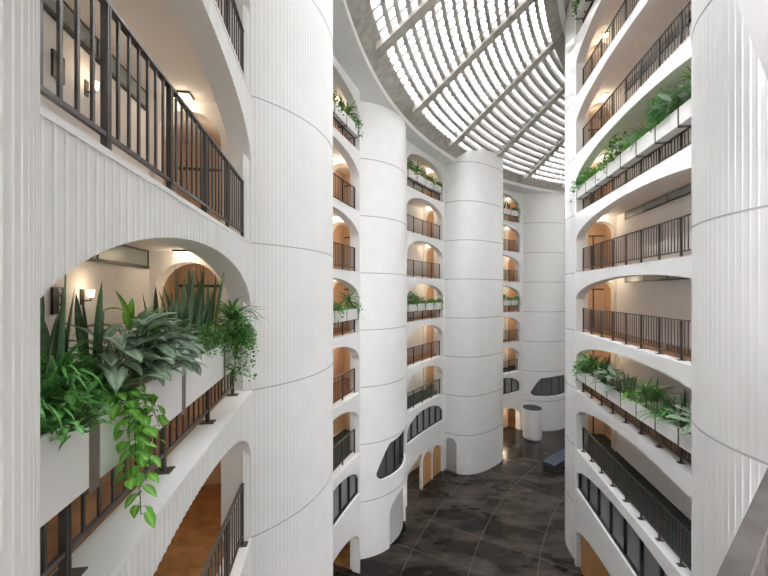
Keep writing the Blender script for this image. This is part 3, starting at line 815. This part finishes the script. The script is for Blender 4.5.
# hanging pothos
def vine(y0, top, depth, sw, dy=0.0):
    o = lp(2.72, .30, SZ); q = []
    for off, z, y in ((.20, .03, y0), (.03, .10, y0 + dy * .2), (-.05, -.02, y0 + dy * .4), (-.05 - sw * .3, -depth * .4, y0 + dy * .6), (-.06 - sw * .6, -depth * .75, y0 + dy * .8), (-.05 - sw, -depth, y0 + dy)):
        p = lp(y, off, SZ + z); q.append((p[0] - o[0], p[1] - o[1], p[2] - o[2]))
    return q
put(g_pothos(64, .30, .24, .125, vines=[(vine(2.70, 0, .84, .06, -.02), .042), (vine(2.76, 0, .64, .04, .04), .036), (vine(2.64, 0, .55, .03, -.04), .036), (vine(2.82, 0, .45, .03, .10), .036), (vine(2.88, 0, .30, .03, .16), .036), (vine(2.72, 0, .50, .10, .02), .036)]),
    'pothos', LF_POTH, lp(2.72, .30, SZ), 'bright green pothos vine hanging over the box front', group=gp)
mb = MB(); 
for az, L, w, e, z in ((outw + .5, .19, .17, 25, .56),):
    mb.tube([(0, 0, 0), (0.02, 0, z * .6), (0.03, 0, z)], .004, 5, 1); leaf(mb, (0.03, 0, z), az, L, w, R_(e), R_(95), 'heart', 7, .15)
put(mb, 'philodendron', LF_LIME, lp(2.90, .30, SZ + .16), 'single glossy lime-green leaf above the silver plants', group=gp)
mb = MB()
for az, L, w, e in ((far + .3, .36, .07, 78), (far + 2.7, .42, .085, 84), (outw, .34, .07, 62), (far + 3.4, .30, .06, 55), (far - .4, .42, .05, 40), (far + .2, .45, .045, 25)):
    leaf(mb, (0, 0, .28), az, L, w, R_(e), R_(30), 'oval', 8, .35)
mb.tube([(0, 0, 0), (0, 0, .3)], .01, 6, 1)
put(mb, 'peace_lily', LF_LIME, lp(3.36, .32, SZ + .22), 'upright yellow-edged leaves rising behind the silver plants', group=gp)
put(g_drac(44, .48, .055, .42), 'dracaena', LF_DRAC, lp(3.78, .32, SZ), 'striped dracaena with arching leaves in mid planter', group=gp)
put(g_drac(44, .52, .055, .34), 'dracaena', LF_DRAC, lp(4.10, .20, SZ), 'striped dracaena spilling toward the right box', group=gp)
put(g_ivy(420, (.42, .24, .48), .045), 'leafy_shrub', LF_IVY, lp(4.85, .24, SZ), 'bushy small-leaved plant in front of the snake plants', group=gp)
put(g_ivy(420, (.38, .26, .50), .045), 'leafy_shrub', LF_IVY, lp(5.35, .20, SZ), 'bushy small-leaved plant at the right box end', group=gp)
put(g_ivy(1900, (.36, .42, .50), .066, .66), 'ivy', LF_IVY, lp(5.80, .0, SZ), 'small-leaved ivy trailing over the right end of the planter', group=gp)
put(g_drac(60, .66, .062, .46), 'dracaena', LF_DRAC, lp(5.80, .02, SZ), 'arching dracaena at the right end before the column', group=gp)

# plants of the distant planters: one mesh of each kind, copied
KINDS = [('snake_plant', LF_SNAKE, lambda: g_snake(12, .75, .16, .075)), ('spider_plant', LF_FERN, lambda: g_spider(60, .55, .035)),
         ('chinese_evergreen', LF_AGLA, lambda: g_agla(26, .32, .12, .40)), ('dracaena', LF_DRAC, lambda: g_drac(40, .58, .055, .35)),
         ('ivy', LF_IVY, lambda: g_ivy(260, (.34, .26, .36), .08, .4)), ('pothos', LF_POTH, lambda: g_pothos(40, .3, .3, .13)), ('leafy_shrub', LF_IVY, lambda: g_ivy(300, (.36, .28, .62), .085))]
KM = []
for nm, lm, fn in KINDS:
    o = fn().build(nm, [lm, STEM], smooth=True, recalc=False); KM.append((nm, o.data)); bpy.data.objects.remove(o)
COM = {'snake_plant': 'upright snake plant', 'spider_plant': 'grassy spider plant', 'chinese_evergreen': 'silver-leaved plant', 'dracaena': 'arching dracaena', 'ivy': 'trailing ivy', 'pothos': 'bright pothos', 'leafy_shrub': 'bushy green plant'}
def far_plant(kind, bay, s, off, z, label, group, sc_=1.0):
    nm, me = KM[kind]; o = bpy.data.objects.new(nm, me); C.objects.link(o); o.location = bay.P(s, off, z)
    o.rotation_euler = (0, 0, U(0, 6.28)); f = sc_ * U(.85, 1.15); o.scale = (f, f, f); tag(o, label, 'plant', group)
rowname = {(id(L2), 7): 'upper planter behind the big ribbed column', (id(L2), -2): 'lower planter behind the big ribbed column',
           (id(M), 7): 'upper planter left of the central column', (id(M), -2): 'lower planter left of the central column',
           (id(B), 7): 'upper planter right of the central column', (id(B), -2): 'lower planter right of the central column',
           (id(RB), 13): 'topmost right planter row', (id(RB), 4): 'upper right planter row', (id(RB), -5): 'lower right planter row'}
for bay in (L2, M, B):
    for D in (7, -2):
        rn_ = rowname[(id(bay), D)]; nb = 4; e0, e1 = 0.35, 5.3
        for k in range(nb):
            a = e0 + (e1 - e0) * k / nb; b = e0 + (e1 - e0) * (k + 1) / nb - .08
            planter_box(bay, a, b, D, 0.02, 0.46, 'small white planter box, ' + ORD[k] + ' from left in the ' + rn_, 'boxes of the ' + rn_)
        seq = [rnd.choice([0, 1, 2, 3, 4, 5, 6]) for _ in range(8)]; seq[-1] = 4; seq[0] = 6
        for k in range(8):
            far_plant(seq[k], bay, e0 + .2 + (e1 - e0 - .3) * k / 7, .2, D + 1.12, COM[KM[seq[k]][0]] + ', ' + ORD[k] + ' from left in the ' + rn_, 'plants of the ' + rn_, 1.35)
for D in (13, 4, -5):
    rn_ = rowname[(id(RB), D)]
    st = 1.11; sE = RS(17.45); nb = 8 if D != 13 else 3
    for k in range(nb):
        b = sE - st * k; a = b - st + .075
        if k == 0: b -= .0
        planter_box(RB, a, b, D, -0.10, 0.36, 'white planter box, ' + ORD[k] + ' from the far end in the ' + rn_, 'boxes of the ' + rn_, gap=.075, nseg=1)
    seqs = {13: [4, 6, 1, 6, 3], 4: [4, 6, 5, 1, 5, 4, 6, 2, 5, 1, 0, 6, 2, 3], -5: [4, 6, 3, 3, 0, 2, 2, 0, 5, 3, 3, 1, 0, 2, 2]}[D]
    for k, q in enumerate(seqs):
        far_plant(q, RB, sE - .15 - .62 * k, .10, D + 1.12, COM[KM[q][0]] + ', ' + ORD[k] + ' from the far end in the ' + rn_, 'plants of the ' + rn_, 1.5)

# ------------------------------------------------------------------ lamps
def point(loc, e, col=(1, .80, .58), rad=.08):
    l = bpy.data.lights.new('lamp_light', 'POINT'); l.energy = e; l.color = col; l.shadow_soft_size = rad
    o = bpy.data.objects.new('lamp_light', l); C.objects.link(o); o.location = loc; return o
LE = 8
def ceiling_lamp(bay, s, off, D, label, group, e=LE):
    root = empty('ceiling_lamp', bay.P(s, off, D + 2.70), label, 'lamp', group)
    mb = MB(); bbox(mb, bay, s - .13, s + .13, off - .15, off + .15, D + 2.76, D + 2.80); child(mb.build('lamp_base', [BRONZE]), root, None)
    mb = MB(); bbox(mb, bay, s - .11, s + .11, off - .13, off + .13, D + 2.67, D + 2.76); child(mb.build('lamp_shade', [LAMP]), root, None)
    point(bay.P(s, off, D + 2.55), e)
def tunnel_light(bay, s, off, D, e=LE): point(bay.P(s, off, D + 2.3), e * 1.7, (1, .72, .46), .12)
for D in (4, 1, -2, -5):
    ceiling_lamp(L1, 6.0, 1.2, D, 'square glowing ceiling lamp by the arch, near left bay, ' + {4: 'top storey', 1: 'above the planter storey', -2: 'planter storey', -5: 'below the planter'}[D], 'ceiling lamps of the near left bay', LE * .35)
    tunnel_light(L1, 6.95, 1.2, D, LE * .5)
for bay in (L2, M, B):
    k = 0
    for D in LD[:6]:
        k += 1
        ceiling_lamp(bay, 5.2, 1.2, D, 'small glowing ceiling lamp, ' + ORD[k - 1] + ' balcony down, ' + NAMES[id(bay)], 'ceiling lamps of the ' + NAMES[id(bay)])
        tunnel_light(bay, 6.3, 1.2, D)
    point(bay.P(3.9, .8, G + 2.3), LE * (1 if bay is L2 else 9 if bay is B else 3))
k = 0
for D in RD[:9]:
    k += 1
    if D > -8: ceiling_lamp(RB, RS(17.55), 1.2, D, 'square glowing ceiling lamp, ' + ORD[k - 1] + ' balcony down on the right', 'ceiling lamps of the right-hand bay')
    tunnel_light(RB, RS(18.8), 1.2, D)

# wall sconces and room plaques of the near left corridor
def sconce(y, D, label):
    s = ys(y); z = D + 1.98; base = L1.P(s, DEP - .01, z)
    root = empty('wall_sconce', base, label, 'lamp', 'wall sconces of the near left corridor')
    mb = MB(); bbox(mb, L1, s - .035, s + .035, DEP - .02, DEP, z - .16, z + .06); child(mb.build('back_plate', [BRONZE]), root, None)
    a = L1.P(s, DEP - .02, z - .1); b = L1.P(s, DEP - .12, z - .1)
    mb = MB(); mb.tube([a, b, (b[0], b[1], b[2] + .06)], .012, 8); child(mb.build('arm', [BRONZE]), root, None)
    mb = MB(); mb.tube([(b[0], b[1], b[2] + .05), (b[0], b[1], b[2] + .09), (b[0], b[1], b[2] + .15)], .034, 14, 0, 1.35); child(mb.build('lamp_shade', [LAMP], smooth=False), root, None)
    point((b[0] + .12, b[1], b[2] + .25), 2.5, (1, .74, .48), .05)
sconce(5.34, 1, 'small lit wall sconce behind the upper left railing'); sconce(5.25, -2, 'small lit wall sconce behind the tall snake plants')
def plaque(y, D, txt, label, z0=1.72, h=.34, w=.20):
    s = ys(y); base = L1.P(s, DEP - .03, D + z0)
    root = empty('room_plaque', base, label, 'sign', 'room plaques of the near left corridor')
    mb = MB(); bbox(mb, L1, s - w / 2, s + w / 2, DEP - .03, DEP, D + z0, D + z0 + h); pl_ = child(mb.build('plate', [DARK]), root, None)
    for i, ch in enumerate(txt):
        cu = bpy.data.curves.new('numeral', 'FONT'); cu.body = ch; cu.size = h / len(txt) * 1.1; cu.extrude = .002; cu.align_x = 'CENTER'; cu.align_y = 'CENTER'
        t = bpy.data.objects.new('numeral', cu); C.objects.link(t)
        dg = bpy.context.evaluated_depsgraph_get(); me = bpy.data.meshes.new_from_object(t.evaluated_get(dg)); bpy.data.objects.remove(t)
        me.materials.clear(); me.materials.append(SIGNW)
        o = bpy.data.objects.new('numeral', me); C.objects.link(o); o.parent = pl_
        p = L1.P(s, DEP - .033, D + z0 + h - h * (i + .5) / len(txt))
        o.location = p; o.rotation_euler = (PI / 2, 0, far)
plaque(4.80, 1, '1011', 'black room number plaque reading 1011 behind the upper railing'); plaque(4.80, -2, '911', 'black room number plaque reading 911 behind the snake plants')

# transom strips along the corridor back walls
def transom(bay, s0, s1, D, nm, n):
    root = bpy.data.objects.new(nm, None); C.objects.link(root); root.location = bay.P((s0 + s1) / 2, DEP - .03, D + 2.2); struct(root)
    mb = MB(); bbox(mb, bay, s0, s1, DEP - .03, DEP - .005, D + 2.50, D + 2.78); child(mb.build('glass_pane', [GREYPANE]), root, None)
    mb = MB(); bbox(mb, bay, s0, s1, DEP - .06, DEP - .005, D + 2.45, D + 2.50); bbox(mb, bay, s0, s1, DEP - .045, DEP - .005, D + 2.775, D + 2.795); child(mb.build('window_frame', [DARK]), root, None)
    for k in range(n + 1):
        s = s0 + (s1 - s0) * k / n; mb = MB(); bbox(mb, bay, s - .012, s + .012, DEP - .045, DEP - .005, D + 2.50, D + 2.78); child(mb.build('mullion', [DARK]), root, None)
wn = 8
for D in (4, 1, -2): transom(L1, 0.1, 6.1, D, 'window_%d' % wn, 4); wn += 1
for D in (10, 7, 4, 1, -2, -5): transom(RB, 0.1, RS(17.0), D, 'window_%d' % wn, 6); wn += 1

# small dome camera on the arch soffit
mb = MB(); p = L1.P(6.05, .42, 1 + 2.55)
mb.tube([(p[0] + .02, p[1] + .17, p[2]), (p[0], p[1], p[2]), (p[0], p[1], p[2] - .03), (p[0], p[1], p[2] - .06), (p[0], p[1], p[2] - .09)], .05, 14, 0, .6)
tag(mb.build('dome_camera', [DARK]), 'small black dome camera beside the upper left corridor arch', 'camera')

# white drum with a dark grated top on the floor
dc = (14.15, 33.4)
root = empty('white_drum', (dc[0], dc[1], G), 'white round drum with dark grated top on the lobby floor', 'drum')
mb = MB(); mb.tube([(dc[0], dc[1], G + .18), (dc[0], dc[1], G + 2.95)], .86, 48); child(mb.build('drum_body', [WHITE], smooth=False), root, None)
mb = MB(); mb.tube([(dc[0], dc[1], G), (dc[0], dc[1], G + .18)], .80, 48); child(mb.build('plinth', [DARK]), root, None)
mb = MB(); mb.tube([(dc[0], dc[1], G + 2.95), (dc[0], dc[1], G + 2.99)], .84, 48)
for k in range(-4, 5):
    x = k * .17; q = math.sqrt(max(.01, .8 ** 2 - x * x)); mb.box(dc[0] + x - .02, dc[0] + x + .02, dc[1] - q, dc[1] + q, G + 2.99, G + 3.03)
child(mb.build('grating', [GRATE]), root, None)
# dark blue bench
bx, by = 14.35, 28.55
root = empty('lobby_bench', (bx, by, G), 'dark navy upholstered bench on the lobby floor', 'bench')
bl = Line((bx, by), (0.78, 0.62), (0.62, -0.78))
mb = MB(); bbox(mb, bl, -1.9, 1.9, -.5, .5, G + .42, G + .62); child(mb.build('seat', [BENCH], bevel=.05), root, None)
mb = MB(); bbox(mb, bl, -1.88, 1.88, -.48, .48, G + .06, G + .42); child(mb.build('base', [DARK]), root, None)

# ------------------------------------------------------------------ light, world, camera
w = bpy.data.worlds.new('World'); sc.world = w; w.use_nodes = True
bg = w.node_tree.nodes['Background']; bg.inputs[0].default_value = (0.965, 0.965, 1.0, 1); bg.inputs[1].default_value = 24.5
sun = bpy.data.lights.new('sun', 'SUN'); sun.energy = 9.0; sun.angle = R_(3); sun.color = (1, .97, .92)
so = bpy.data.objects.new('sun', sun); C.objects.link(so)
so.rotation_euler = Vector((0.75, -0.15, -0.62)).to_track_quat('-Z', 'Y').to_euler()

cam = bpy.data.cameras.new('camera'); cam.sensor_width = 36; cam.lens = 350 / 768 * 36; cam.shift_y = 4 / 768; cam.clip_start = 0.02
co = bpy.data.objects.new('camera', cam); C.objects.link(co); co.location = (0, 0, 0); co.rotation_euler = (PI / 2, 0, 0); sc.camera = co
sc.view_settings.view_transform = 'Standard'; sc.view_settings.look = 'None'; sc.view_settings.gamma = 1; sc.view_settings.exposure = 0.09
sc.cycles.max_bounces = 12; sc.cycles.diffuse_bounces = 8; sc.cycles.transparent_max_bounces = 12
sc.cycles.sample_clamp_indirect = 8
